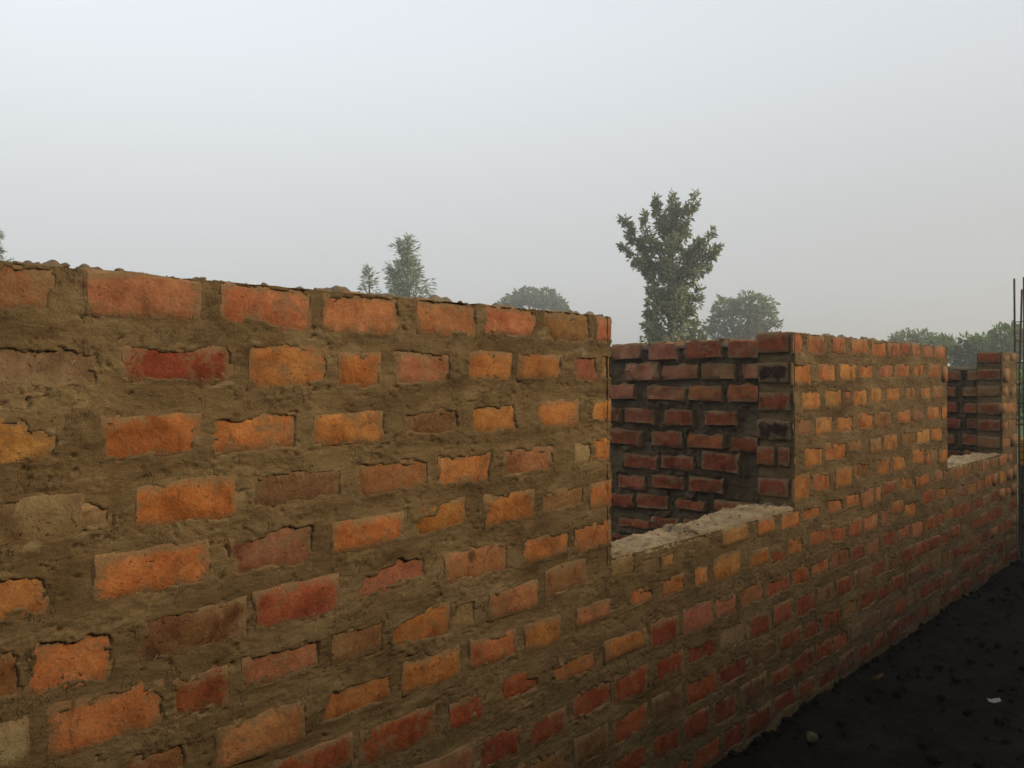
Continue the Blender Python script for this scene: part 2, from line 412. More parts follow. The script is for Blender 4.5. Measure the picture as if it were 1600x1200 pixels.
# ------------------------------------------------------------------ measured brick outlines, metres on the wall face
SHADE_BANK_H, SHADE_BANK_D = 3.38, 1.15
HAZE = 0.0044
TRACED = [
('b',0.433,1.863,0.563,1.856,0.553,1.767,0.523,1.789,0.475,1.776,0.433,1.772),
('t',0.629,1.857,0.855,1.861,0.841,1.776,0.641,1.782,0.627,1.822),
('t',0.911,1.863,1.144,1.854,1.137,1.772,1.078,1.765,0.97,1.787,0.946,1.775,0.912,1.787),
('t',1.187,1.854,1.41,1.861,1.421,1.81,1.399,1.767,1.202,1.764,1.181,1.793),
('t',1.488,1.862,1.71,1.867,1.71,1.782,1.488,1.773),
('t',1.758,1.861,1.959,1.867,1.978,1.823,1.959,1.78,1.75,1.782),
('b',2.021,1.867,2.245,1.867,2.263,1.782,2.059,1.775,2.027,1.826),
('t',2.296,1.87,2.385,1.868,2.412,1.776,2.299,1.783),
('p',0.433,1.708,0.597,1.703,0.645,1.689,0.645,1.637,0.585,1.631,0.433,1.622),
('r',0.695,1.713,0.761,1.711,0.777,1.703,0.92,1.722,0.935,1.691,0.931,1.654,0.9,1.64,0.695,1.65),
('o',0.986,1.721,1.177,1.723,1.19,1.695,1.187,1.647,1.128,1.633,1.019,1.629,0.983,1.647),
('o',1.231,1.703,1.27,1.712,1.345,1.706,1.356,1.63,1.234,1.634),
('t',1.41,1.715,1.603,1.714,1.603,1.639,1.421,1.633),
('o',1.684,1.716,1.847,1.725,1.861,1.65,1.678,1.646),
('o',1.899,1.72,2.092,1.713,2.102,1.658,1.905,1.648),
('t',2.186,1.715,2.292,1.719,2.299,1.639,2.186,1.639),
('b',2.336,1.724,2.412,1.719,2.412,1.645,2.336,1.646),
('y',0.433,1.571,0.503,1.563,0.528,1.546,0.564,1.543,0.564,1.498,0.475,1.493,0.433,1.491),
('o',0.657,1.557,0.741,1.563,0.86,1.565,0.848,1.51,0.826,1.494,0.66,1.485),
('o',0.9,1.557,1.101,1.563,1.101,1.48,0.9,1.482,0.889,1.519),
('o',1.164,1.552,1.362,1.554,1.362,1.487,1.159,1.484),
('k',1.443,1.549,1.632,1.558,1.64,1.498,1.578,1.49,1.443,1.494),
('o',1.697,1.56,1.876,1.567,1.885,1.495,1.718,1.489),
('o',2.021,1.567,2.193,1.561,2.193,1.488,1.996,1.492),
('o',2.281,1.562,2.385,1.568,2.412,1.497,2.274,1.507),
('d',0.433,1.414,0.496,1.415,0.528,1.42,0.597,1.417,0.599,1.372,0.611,1.345,0.585,1.33,0.475,1.358,0.433,1.367),
('p',0.605,1.401,0.672,1.387,0.672,1.348,0.609,1.348),
('o',0.727,1.414,0.774,1.416,0.838,1.406,0.874,1.42,0.943,1.41,0.943,1.341,0.809,1.337,0.734,1.356),
('k',0.994,1.42,1.231,1.414,1.231,1.351,0.991,1.353),
('b',1.284,1.424,1.518,1.424,1.523,1.347,1.3,1.343),
('o',1.571,1.424,1.772,1.425,1.772,1.342,1.566,1.348),
('b',1.833,1.425,2.059,1.421,2.069,1.357,1.827,1.349),
('p',2.179,1.42,2.256,1.426,2.256,1.353,2.179,1.353),
('o',2.281,1.436,2.412,1.433,2.412,1.36,2.292,1.368),
('y',0.433,1.285,0.553,1.264,0.555,1.242,0.542,1.213,0.501,1.201,0.433,1.197),
('o',0.645,1.27,0.714,1.252,0.757,1.255,0.812,1.242,0.838,1.266,0.863,1.283,0.879,1.26,0.874,1.201,0.727,1.203,0.641,1.223),
('b',0.935,1.262,1.066,1.288,1.155,1.288,1.146,1.223,1.131,1.197,0.943,1.203),
('o',1.215,1.256,1.32,1.283,1.432,1.274,1.421,1.219,1.211,1.213),
('o',1.483,1.263,1.559,1.262,1.578,1.296,1.658,1.287,1.666,1.231,1.495,1.215),
('o',1.75,1.293,1.841,1.291,1.965,1.254,1.944,1.205,1.758,1.219),
('b',2.021,1.268,2.221,1.276,2.221,1.221,2.012,1.218),
('o',2.263,1.282,2.412,1.284,2.412,1.2,2.274,1.226),
('o',0.542,1.143,0.609,1.128,0.633,1.139,0.672,1.129,0.672,1.083,0.666,1.036,0.523,1.062),
('b',0.433,1.136,0.501,1.133,0.507,1.081,0.501,1.053,0.433,1.042),
('k',0.747,1.136,0.826,1.14,0.959,1.13,0.967,1.062,0.727,1.056),
('r',1.007,1.132,1.084,1.143,1.168,1.148,1.221,1.118,1.221,1.069,0.999,1.074),
('t',1.32,1.141,1.427,1.154,1.511,1.152,1.507,1.1,1.284,1.078),
('t',1.615,1.142,1.723,1.144,1.841,1.136,1.839,1.058,1.59,1.073),
('o',1.935,1.142,2.135,1.135,2.135,1.071,1.92,1.064),
('o',2.176,1.14,2.292,1.136,2.412,1.147,2.412,1.063,2.176,1.076),
('p',0.433,0.996,0.501,0.986,0.517,0.957,0.496,0.928,0.433,0.92),
('o',0.559,0.993,0.676,1.008,0.757,0.988,0.777,0.976,0.77,0.914,0.568,0.932),
('r',0.809,0.998,0.877,0.983,0.912,0.985,0.92,0.936,0.87,0.914,0.805,0.917),
('t',0.967,1,1.066,1.002,1.168,1.001,1.174,0.936,0.975,0.939),
('b',1.211,1.007,1.362,0.998,1.366,0.93,1.215,0.93),
('o',1.41,0.985,1.595,1.006,1.607,0.914,1.394,0.937),
('p',1.62,0.988,1.704,0.994,1.704,0.924,1.632,0.921),
('t',1.772,0.996,1.974,0.977,1.981,0.921,1.772,0.925),
('b',2.027,1.009,2.221,1.023,2.228,0.956,2.047,0.939),
('d',2.385,1.003,2.523,0.997,2.523,0.934,2.385,0.935),
('d',2.585,0.971,2.701,0.972,2.701,0.915,2.598,0.909),
('y',2.715,0.962,2.792,0.97,2.792,0.925,2.715,0.913),
('d',2.901,1.002,3.077,0.998,3.077,0.945,2.901,0.953),
('y',3.168,1.021,3.396,1.017,3.396,0.94,3.184,0.937),
('o',3.499,1.018,3.659,1.007,3.659,0.939,3.499,0.937),
('o',3.74,1.013,3.923,0.997,3.923,0.928,3.74,0.928),
('o',3.974,0.998,4.182,0.987,4.182,0.941,3.974,0.947),
('o',4.295,1.004,4.466,0.999,4.466,0.934,4.295,0.934),
('o',4.528,1.01,4.712,1.005,4.712,0.944,4.528,0.944),
('r',5.095,1.019,5.315,1.018,5.315,0.956,5.095,0.959),
('o',5.396,1.019,5.612,1.004,5.612,0.946,5.396,0.952),
('o',5.674,1.006,5.935,1.005,5.935,0.941,5.674,0.949),
('b',6.072,1.006,6.259,1.004,6.259,0.946,6.072,0.945),
('b',0.701,0.858,0.823,0.858,0.831,0.8,0.708,0.796),
('y',0.915,0.851,0.999,0.858,1.122,0.845,1.078,0.807,1.011,0.773,0.907,0.778),
('o',1.206,0.864,1.345,0.856,1.388,0.853,1.388,0.793,1.174,0.793),
('o',1.483,0.857,1.627,0.867,1.64,0.79,1.438,0.791),
('o',1.691,0.87,1.87,0.858,1.885,0.795,1.704,0.801),
('o',1.929,0.855,2.079,0.864,2.092,0.808,1.929,0.789),
('t',2.186,0.863,2.347,0.852,2.366,0.814,2.196,0.813),
('o',2.503,0.867,2.636,0.854,2.627,0.815,2.503,0.809),
('o',2.715,0.874,2.853,0.859,2.867,0.811,2.715,0.805),
('o',2.95,0.868,3.036,0.867,3.036,0.801,2.95,0.804),
('y',3.103,0.888,3.313,0.879,3.325,0.793,3.114,0.805),
('o',3.413,0.863,3.587,0.854,3.594,0.806,3.426,0.799),
('o',3.816,0.868,3.967,0.859,3.967,0.79,3.816,0.801),
('o',4.057,0.872,4.295,0.857,4.287,0.797,4.064,0.804),
('o',5.236,0.882,5.431,0.864,5.431,0.812,5.259,0.813),
('r',5.828,0.9,6.031,0.897,6.031,0.802,5.855,0.809),
('o',6.115,0.889,6.333,0.876,6.318,0.815,6.115,0.819),
('r',1.066,0.735,1.25,0.729,1.266,0.675,1.174,0.659,1.049,0.672),
('r',1.294,0.704,1.416,0.733,1.507,0.71,1.547,0.689,1.507,0.656,1.294,0.646),
('r',1.615,0.696,1.731,0.709,1.718,0.665,1.653,0.644,1.607,0.658),
('r',1.819,0.724,1.99,0.692,1.99,0.659,1.841,0.659),
('o',2.059,0.701,2.292,0.708,2.285,0.643,2.085,0.646),
('o',2.347,0.701,2.564,0.714,2.593,0.671,2.366,0.651),
('t',3.837,1.857,3.959,1.862,3.959,1.772,3.837,1.77),
('t',4.019,1.864,4.224,1.872,4.224,1.776,4.019,1.771),
('t',4.337,1.869,4.51,1.875,4.51,1.789,4.337,1.785),
('t',4.6,1.873,4.863,1.882,4.863,1.788,4.6,1.782),
('r',5.402,1.873,5.581,1.879,5.581,1.803,5.402,1.799),
('t',5.612,1.87,5.744,1.874,5.744,1.798,5.612,1.795),
('t',5.835,1.866,6.038,1.872,6.038,1.793,5.835,1.789),
('t',6.072,1.871,6.307,1.878,6.307,1.787,6.072,1.783),
('o',3.837,1.712,4.066,1.714,4.066,1.624,3.837,1.625),
('o',4.154,1.714,4.369,1.716,4.369,1.635,4.154,1.635),
('o',4.433,1.719,4.658,1.721,4.658,1.638,4.433,1.639),
('o',4.717,1.713,4.913,1.715,4.913,1.65,4.717,1.65),
('t',5.042,1.721,5.259,1.723,5.259,1.65,5.042,1.65),
('t',5.287,1.723,5.551,1.726,5.551,1.655,5.287,1.655),
('o',5.643,1.73,5.819,1.732,5.819,1.661,5.643,1.66),
('o',5.935,1.733,6.197,1.736,6.197,1.65,5.935,1.65),
('o',3.963,1.575,4.174,1.572,4.174,1.488,3.963,1.494),
('y',4.254,1.582,4.455,1.58,4.455,1.497,4.254,1.502),
('b',4.499,1.581,4.589,1.58,4.589,1.525,4.499,1.527),
('o',4.635,1.579,4.838,1.577,4.838,1.493,4.635,1.498),
('y',4.9,1.588,5.055,1.587,5.055,1.506,4.9,1.51),
('o',5.149,1.588,5.373,1.586,5.373,1.512,5.149,1.516),
('b',5.49,1.59,5.659,1.588,5.659,1.516,5.49,1.519),
('y',5.786,1.587,5.986,1.585,5.986,1.505,5.786,1.509),
('b',6.038,1.585,6.233,1.583,6.233,1.503,6.038,1.507),
('b',3.917,1.437,4.061,1.431,4.061,1.37,3.917,1.377),
('y',4.124,1.439,4.316,1.432,4.316,1.362,4.124,1.371),
('o',4.401,1.44,4.616,1.432,4.616,1.354,4.401,1.365),
('o',4.682,1.445,4.918,1.437,4.918,1.356,4.682,1.367),
('b',4.938,1.439,5.203,1.431,5.203,1.356,4.938,1.367),
('o',5.338,1.443,5.557,1.437,5.557,1.371,5.338,1.379),
('b',5.612,1.435,5.835,1.429,5.835,1.376,5.612,1.384),
('o',5.935,1.456,6.161,1.45,6.161,1.361,5.935,1.369),
('o',6.233,1.445,6.447,1.439,6.447,1.359,6.233,1.367),
('o',4,1.3,4.204,1.287,4.204,1.201,4,1.217),
('o',4.254,1.308,4.521,1.292,4.521,1.205,4.254,1.224),
('b',4.566,1.298,4.734,1.289,4.734,1.239,4.566,1.25),
('b',4.875,1.292,5.042,1.283,5.042,1.217,4.875,1.227),
('y',5.108,1.303,5.321,1.292,5.321,1.208,5.108,1.222),
('b',5.431,1.309,5.674,1.297,5.674,1.227,5.431,1.241),
('y',5.706,1.306,5.969,1.294,5.969,1.21,5.706,1.225),
('o',6.003,1.314,6.24,1.303,6.24,1.217,6.003,1.23),
('o',3.828,1.168,4.042,1.149,4.042,1.051,3.828,1.073),
('o',4.095,1.159,4.295,1.142,4.295,1.064,4.095,1.084),
('o',4.379,1.16,4.594,1.143,4.594,1.063,4.379,1.083),
('b',4.635,1.168,4.843,1.152,4.843,1.088,4.635,1.106),
('o',4.99,1.169,5.189,1.154,5.189,1.072,4.99,1.089),
('o',5.259,1.168,5.466,1.154,5.466,1.079,5.259,1.095),
('o',5.612,1.185,5.835,1.17,5.835,1.091,5.612,1.108),
('p',6.003,1.17,6.143,1.162,6.143,1.081,6.003,1.092),
]
PARTITION = [
(3.262,3.47,1.783,1.876),
(2.973,3.175,1.778,1.876),
(2.642,2.884,1.78,1.875),
(2.386,2.56,1.782,1.873),
(3.107,3.36,1.636,1.732),
(2.82,3.064,1.647,1.722),
(2.553,2.765,1.65,1.733),
(2.379,2.465,1.65,1.723),
(3.307,3.507,1.502,1.589),
(2.916,3.184,1.509,1.584),
(2.642,2.86,1.514,1.594),
(2.386,2.575,1.511,1.596),
(3.433,3.507,1.357,1.43),
(3.158,3.37,1.352,1.426),
(2.852,3.039,1.342,1.421),
(2.538,2.734,1.354,1.422),
(3.262,3.498,1.193,1.279),
(2.94,3.149,1.197,1.287),
(2.627,2.868,1.201,1.271),
(2.408,2.553,1.2,1.266),
(3.132,3.37,1.041,1.113),
(2.852,3.073,1.048,1.117),
(2.523,2.765,1.066,1.158),
(3.236,3.424,0.886,0.959),
(2.924,3.149,0.915,0.974),
(2.627,2.844,0.922,0.992),
(3.325,3.507,0.752,0.824),
(3.048,3.271,0.767,0.839),
(2.765,2.957,0.791,0.834),
(2.465,2.665,0.797,0.856),
(3.21,3.424,0.618,0.659),
(2.957,3.158,0.642,0.69),
(3.316,3.479,0.501,0.539),
(2.688,2.892,0.662,0.707),
]
# ------------------------------------------------------------------ the building
D, T = 1.75, 0.185                   # front face of the wall, thickness
TOP, SILL = 1.866, 1.008
OPEN = [(2.39, 3.87), (6.36, 7.89)]  # the two window openings
XEND = 8.41
ROW_Z = [1.820 - 0.1435 * k for k in range(13)]

# unit bricks: length 1 along x (0..1), front face at y = 0, height 1 (0..1), depth 1; edges worn round
def unit_brick(seed, w=1.0):
    r_ = np.random.default_rng(seed)
    xs = np.array([0, .035, .2, .4, .6, .8, .965, 1.0]); zs = np.array([0, .09, .35, .65, .91, 1.0])
    X, Z = np.meshgrid(xs, zs, indexing='ij')
    dx = np.minimum(X, 1 - X) / .035; dz = np.minimum(Z, 1 - Z) / .09
    edge = 1 - np.clip(np.minimum(dx, dz), 0, 1)
    Y = edge * 0.06 * w * r_.uniform(.5, 1.6, X.shape) + r_.normal(0, .012 * w ** 2, X.shape)
    Xj = X + r_.normal(0, .008, X.shape) * ((X > 0) & (X < 1)) + np.where(edge > .5, r_.normal(0, .006 * w, X.shape), 0)
    Zj = Z + np.where(edge > .5, r_.normal(0, .022 * w, X.shape), 0) + .03 * math.sin(seed) * (X - .5)
    front = np.stack([Xj, Y, Zj], -1)
    n, k = X.shape
    P = Parts(); P.grid(front)
    idx = np.arange(n * k).reshape(n, k)
    loop = list(idx[:, 0]) + list(idx[-1, 1:]) + list(idx[-2::-1, -1]) + list(idx[0, -2:0:-1])
    fv = front.reshape(-1, 3)
    back = fv[loop].copy(); back[:, 1] = 1.0
    m_ = len(loop)
    V = np.concatenate([fv, back]); b0 = n * k
    F = [tuple(f) for f in grid_faces(n, k)]
    for i in range(m_):
        j = (i + 1) % m_
        F.append((loop[j], loop[i], b0 + i, b0 + j))
    F.append(tuple(b0 + i for i in range(m_))[::-1])
    me = mesh_from('brick', V, F)
    me.materials.append(M_BRICK)
    for p in me.polygons: p.use_smooth = True
    me.set_sharp_from_angle(angle=R(50)) if hasattr(me, 'set_sharp_from_angle') else None
    return me
UNIT = [unit_brick(s) for s in range(14)]
WORN = [unit_brick(s, 2.6) for s in range(30, 42)]

def put_brick(parent, corner, size, colour, turn=0.0, tilt=0.0, worn=False):
    """corner = lower left of the front face, size = (length, depth, height)"""
    o = bpy.data.objects.new('brick', (WORN if worn else UNIT)[rnd.randrange(len(WORN if worn else UNIT))])
    C.objects.link(o)
    o.parent = parent
    o.location = corner
    o.scale = size
    o.rotation_euler = (0, tilt, turn)
    o.color = colour
    return o

# ---- where the bricks show through the smeared mortar (outlines in metres on the wall face)
shown = []                            # (type, polygon array)
for t_, *co in TRACED:
    p = np.array(co, float).reshape(-1, 2)
    if p[:, 0].min() < 0.436:         # cut by the picture's edge: goes on to the left
        x1 = p[:, 0].max(); k = p[:, 0] < 0.47
        p[k, 0] = np.minimum(p[k, 0], x1 - rnd.uniform(.19, .22))
    for a, b in OPEN:
        if p[:, 1].mean() > SILL:
            k = p[:, 0] > a - 0.035
            if p[:, 0].mean() < a: p[k, 0] = a + 0.02
            k = p[:, 0] < b + 0.03
            if p[:, 0].mean() > b and p[:, 0].min() < b + 0.03: p[k, 0] = b - 0.02
    shown.append((t_, p))
def fill_rows():
    extra = []
    for k, zc in enumerate(ROW_Z):
        spans = [(-1.0, OPEN[0][0]), (OPEN[0][1], OPEN[1][0]), (OPEN[1][1], XEND)] if k < 6 else [(-1.0, XEND)]
        occ = sorted((p[:, 0].min(), p[:, 0].max()) for t_, p in shown if abs(p[:, 1].mean() - zc) < 0.06)
        for a, b in spans:
            x = a + rnd.uniform(0.0, .06)
            stops = [o for o in occ if o[1] > a and o[0] < b] + [(b + .03, b + 9)]
            for o0, o1 in stops:
                while o0 - 0.04 - x > 0.085:
                    l = min(rnd.uniform(.165, .235), o0 - 0.04 - x)
                    if o0 - 0.04 - x - l < 0.09: l = o0 - 0.04 - x
                    l = min(l, .26)
                    hgt = rnd.uniform(.064, .090); z0 = zc - hgt / 2 + rnd.uniform(-.006, .006)
                    j = lambda s=.007: rnd.uniform(-s, s)
                    poly = [(x + j(), z0 + j()), (x + l * rnd.uniform(.3, .7), z0 + j(.012)), (x + l + j(), z0 + j()),
                            (x + l + j(), z0 + hgt + j()), (x + l * rnd.uniform(.3, .7), z0 + hgt + j(.014)), (x + j(), z0 + hgt + j())]
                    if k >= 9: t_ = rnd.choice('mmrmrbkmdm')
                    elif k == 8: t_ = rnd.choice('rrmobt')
                    elif x > 6.3 and k < 8: t_ = rnd.choice('oybdtb')
                    elif k == 7: t_ = rnd.choice('rrobt')
                    else: t_ = rnd.choice('ottyob')
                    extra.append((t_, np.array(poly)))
                    x += l + rnd.uniform(.035, .062)
                x = max(x, o1 + rnd.uniform(.035, .05))
    return extra
shown += fill_rows()
# drop what touches an earlier brick
kept = []
for t_, p in shown:
    bb = (p[:, 0].min(), p[:, 0].max(), p[:, 1].min(), p[:, 1].max())
    if any(bb[0] < q[1] + .006 and bb[1] > q[0] - .006 and bb[2] < q[3] + .004 and bb[3] > q[2] - .004 and t_ and len(kept) > 9e9 for _, _, q in kept):
        continue
    kept.append((t_, p, bb))

# ---- mortar of the front face: one fine relief sheet with the bricks' faces left free
def axis(a, b, d0, growth):
    xs = [a]
    while xs[-1] < b:
        xs.append(xs[-1] + d0 * (1 + growth * max(xs[-1], 0)))
    xs = np.array(xs)
    return a + (xs - a) * (b - a) / (xs[-1] - a)
knots = [-1.05, 0.3, OPEN[0][0], OPEN[0][1], OPEN[1][0], OPEN[1][1], XEND]
xs = []
for i in range(len(knots) - 1):
    s = axis(knots[i], knots[i + 1], 0.009 if i == 0 else 0.0033, 0.0 if i == 0 else 0.5)
    xs.append(s if i == 0 else s[1:])
xs = np.concatenate(xs)
zs = np.concatenate([np.linspace(-0.06, 0.45, 90)[:-1], np.linspace(0.45, SILL, 143)[:-1], np.linspace(SILL, TOP, 220)])
X, Z = np.meshgrid(xs, zs, indexing='ij')

def poly_sdf(px, pz, poly):
    """signed distance to a closed polygon, negative inside"""
    d = np.full(px.shape, 1e9); inside = np.zeros(px.shape, bool)
    n = len(poly)
    for i in range(n):
        ax, az = poly[i]; bx, bz = poly[(i + 1) % n]
        ex, ez = bx - ax, bz - az
        t = np.clip(((px - ax) * ex + (pz - az) * ez) / max(ex * ex + ez * ez, 1e-12), 0, 1)
        d = np.minimum(d, (px - ax - t * ex) ** 2 + (pz - az - t * ez) ** 2)
        if abs(bz - az) > 1e-9:
            c = ((az > pz) != (bz > pz)) & (px < ex * (pz - az) / ez + ax)
            inside ^= c
    return np.where(inside, -1, 1) * np.sqrt(d)

S = np.full(X.shape, 0.2)
wx = X + 0.006 * fbm(X / .035, Z / .035, 3, 3); wz = Z + 0.006 * fbm(X / .035, Z / .03, 3, 31)
for t_, p, bb in kept:
    i0, i1 = np.searchsorted(xs, [bb[0] - .05, bb[1] + .05]); k0, k1 = np.searchsorted(zs, [bb[2] - .05, bb[3] + .05])
    if i1 - i0 < 2: continue
    sl = (slice(i0, i1), slice(k0, k1))
    S[sl] = np.minimum(S[sl], poly_sdf(wx[sl], wz[sl], p) + 0.002)
S = S + 0.0030 * fbm(X / .012, Z / .012, 2, 55)
rough = sstep(-.05, .35, fbm(X / .17 + 5, Z / .10, 3, 17))      # patches the trowel left coarse, others smoothed flat
H = 0.0018 + 0.0070 * fbm(X / .22, Z / .12, 3, 1) + (.0010 + 0.0026 * rough) * fbm(X / .05, Z / .026, 4, 5) + 0.0016 * rough * noise(X / .009, Z / .009, 9)
H += 0.0050 * rough * np.maximum(0, fbm(X / .016 + 3, Z / .012, 2, 15))
lip = np.clip(fbm(X / .07, Z / .07, 2, 21) + .25, 0, 1)
H += 0.0050 * lip * np.exp(-(np.maximum(S, 0) / .012) ** 2)
# cracks that open along some brick edges, and short tears left by the trowel
moat = np.exp(-((S - .004) / .0035) ** 2) * sstep(.16, .34, fbm(X / .05 + 9, Z / .05, 3, 77))
H -= 0.013 * moat
def rips(su, sv, shear, seed, lo, hi, w):
    """short open rips: pieces of thin lines, only in patches"""
    u, v = (X + shear * Z) / su, (Z - shear * X) / sv
    return np.exp(-(fbm(u, v, 3, seed) / w) ** 2) * sstep(lo, hi, fbm(X / .030 + seed, Z / .026, 2, seed + 1)) * sstep(.08, .3, fbm(X / .14, Z / .11, 2, seed + 2))
H -= 0.010 * np.maximum(np.maximum(rips(.020, .055, .3, 91, .18, .34, .055), rips(.060, .016, -.2, 95, .2, .36, .055)), rips(.03, .03, .0, 99, .3, .42, .06))
crack = np.abs(fbm(X / .16, Z / .16, 4, 41)); H -= 0.008 * np.exp(-(crack / .007) ** 2) * sstep(.1, .3, fbm(X / .3, Z / .3, 2, 43))
# thin smears that stay on the brick faces
inner = -0.012 + 0.0165 * sstep(.22, .42, fbm(X / .055 + 40, Z / .035, 4, 63)) * sstep(-.035, -.002, S)
feather = .0032 + .014 * sstep(-.05, .35, fbm(X / .09 + 60, Z / .06, 2, 66))     # smeared thin here, torn off sharply there
H = np.where(S < 0.2, inner + (H - inner) * sstep(-feather, .0015, S), H)
Xd = X.copy(); Zd = Z.copy()
for i, xe in enumerate([OPEN[0][0], OPEN[0][1], OPEN[1][0], OPEN[1][1], XEND]):
    c = np.argmin(np.abs(xs - xe))
    w = np.exp(-((xs - xe) / (.05 if i == 0 else .012)) ** 2)[:, None] * sstep(SILL, SILL + .02, Z)
    if i == 4: w = np.exp(-((xs - xe) / .012) ** 2)[:, None] * np.ones_like(Z)
    Xd += w * (np.where(X > xe + 1e-6, 0, 1) if i == 0 else 1) * (0.036 if i == 0 else 0.017) * (fbm(Z / .06, Z * 0 + 9.1, 4, 66) - .25 if i == 0 else 1) * (1 if i == 0 else fbm(Z / .045, Z * 0 + i * 3.3, 3, 70 + i))
Zd += sstep(TOP - .03, TOP, Z) * 0.004 * fbm(X / .05, X * 0, 3, 83)
mx, mz = (X[:-1, :-1] + X[1:, 1:]) / 2, (Z[:-1, :-1] + Z[1:, 1:]) / 2
keep = np.ones(mx.shape, bool)
for a, b in OPEN:
    keep &= ~((mx > a) & (mx < b) & (mz > SILL))
mort = Parts()
mort.grid(np.stack([Xd, D - H, Zd], -1), keep)
def rough_sheet(P, o, u, v, n, lu, lv, amp, seed, du=.03, scale=.06, flip=False):
    nu, nv = max(2, int(lu / du)), max(2, int(lv / du))
    U, V = np.meshgrid(np.linspace(0, lu, nu), np.linspace(0, lv, nv), indexing='ij')
    h = amp * fbm(U / scale + seed, V / scale, 4, seed)
    P.grid(np.array(o) + U[..., None] * np.array(u) + V[..., None] * np.array(v) + h[..., None] * np.array(n), None, flip)
# rough inner face and the ends at the openings (the mortar there lies behind the brick ends)
for a, b, top in ((-1.05, OPEN[0][0], TOP), (OPEN[0][0], OPEN[0][1], SILL), (OPEN[0][1], OPEN[1][0], TOP), (OPEN[1][0], OPEN[1][1], SILL), (OPEN[1][1], XEND, TOP)):
    rough_sheet(mort, (a, D + T, -.05), (1, 0, 0), (0, 0, 1), (0, 1, 0), b - a, top + .04, .008, int(a * 7) + 30, .025, flip=True)
for xe, nx, z0 in ((OPEN[0][0], 1, SILL - .02), (OPEN[0][1], -1, SILL - .02), (OPEN[1][0], 1, SILL - .02), (OPEN[1][1], -1, SILL - .02), (XEND, 1, -.05), (-1.05, -1, -.05)):
    rough_sheet(mort, (xe - nx * (.030 if xe == OPEN[0][0] else .008), D - .004, z0), (0, 1, 0), (0, 0, 1), (nx, 0, 0), T + .008, TOP - z0, .010, int(xe * 5) + 60, .010, .04, flip=nx < 0)
front_wall = thing('brick_wall', 'long unplastered orange brick wall with smeared mortar and two window openings', 'wall', (0, 0, 0))
link('mortar', mort.mesh('mortar', True), M_MORTAR, front_wall)

# ---- crumbly mortar bed on the wall tops, paler screed on the sills
def cap(P, xa, xb, ya, yb, z, amp, seed, d0=.006, growth=.4, lumps=.02, thick=.012, skirt=.022, along='x', steps=False):
    u = axis(xa, xb, d0, growth if along == 'x' else 0)
    nv = 26
    v = np.linspace(ya, yb, nv)
    U, V = np.meshgrid(u, v, indexing='ij')
    f = thick * .5 + amp * fbm(U / .09 + seed, V / .06, 4, seed) + lumps * np.maximum(0, fbm(U / .10 + seed * 2, V / .07, 3, seed + 5) - .10) * 1.8 \
        + .010 * np.maximum(0, fbm(U / .022, V / .022, 3, seed + 9) - .1) * (.4 + np.maximum(0, fbm(U / .2, V / .2, 2, seed + 3)) * 3)
    if steps:
        at = np.cumsum(np.random.default_rng(seed).uniform(.12, .30, 30)) + xa - .1
        lv = np.random.default_rng(seed + 1).uniform(-.008, .016, 31); sl = np.random.default_rng(seed + 2).uniform(-.07, .07, 31)
        k_ = np.searchsorted(at, U + .02 * fbm(V / .05, U / .3, 3, seed + 20)); f = f * 1.1 + .006 * fbm(U / .025, V / .03, 3, seed + 40) + lv[k_] + sl[k_] * (U - at[np.minimum(k_, 29)] + .1)
    Zc = z + np.maximum(f, -.004)
    Vd = V.copy()
    e_ = .010 * fbm(U / .04, V * 0 + seed, 4, seed + 2)
    rowsV = np.concatenate([V[:, :1] + e_[:, :1] * .6 - .003, Vd, V[:, -1:] + .004], 1)
    rowsV[:, 1] += e_[:, 0]
    rowsZ = np.concatenate([np.full((len(u), 1), z - skirt) + .010 * fbm(U[:, :1] / .05, V[:, :1], 3, seed + 12), Zc - 0, np.full((len(u), 1), z - skirt)], 1)
    rowsU = np.concatenate([U[:, :1], U, U[:, -1:]], 1)
    uend = .004 * noise(rowsV / .03, rowsZ / .03, seed)
    rowsU[0] -= .004 + uend[0]; rowsU[-1] += .004 + uend[-1]
    A = np.stack([rowsU, rowsV, rowsZ], -1) if along == 'x' else np.stack([rowsV, rowsU, rowsZ], -1)
    end0, end1 = A[:1].copy(), A[-1:].copy()
    end0[..., 2] = np.minimum(end0[..., 2], z - skirt); end1[..., 2] = np.minimum(end1[..., 2], z - skirt)
    A = np.concatenate([end0, A, end1], 0)
    P.grid(A, None, along != 'x')
def clod(P, c, r, seed, squash=.75):
    """a crumb of dry mortar, broken and angular"""
    g = np.random.default_rng(seed)
    th, ph = np.meshgrid(np.linspace(0, 2 * math.pi, 13), np.linspace(0, math.pi, 8), indexing='ij')
    q = np.stack([np.sin(ph) * np.cos(th), np.sin(ph) * np.sin(th), np.cos(ph)], -1)
    rad = np.full(th.shape, 1.0)
    for k in range(7):                   # broken facets
        n = g.normal(size=3); n /= np.linalg.norm(n)
        rad = np.minimum(rad, g.uniform(.35, .8) / np.maximum(q @ n, .05))
    rad = r * rad * (1 + .22 * noise(q[..., 0] * 2.7 + seed, q[..., 1] * 2.7 + q[..., 2] * 2, seed))
    A = np.stack([c[0] + rad * q[..., 0] * g.uniform(1, 1.5), c[1] + rad * q[..., 1], c[2] + rad * q[..., 2] * squash], -1)
    P.grid(A, None, True)
beds = Parts()
cap(beds, -1.05, OPEN[0][0], D + .005, D + T + .004, TOP - .005, .006, 3, .005, .4, .03, .004, .016)
cap(beds, OPEN[0][1], OPEN[1][0], D + .005, D + T + .004, TOP - .005, .006, 8, .006, .4, .03, .006, .016)
cap(beds, OPEN[1][1], XEND, D + .002, D + T + .004, TOP - .010, .004, 13, .008, .4, .02, .004, .016)
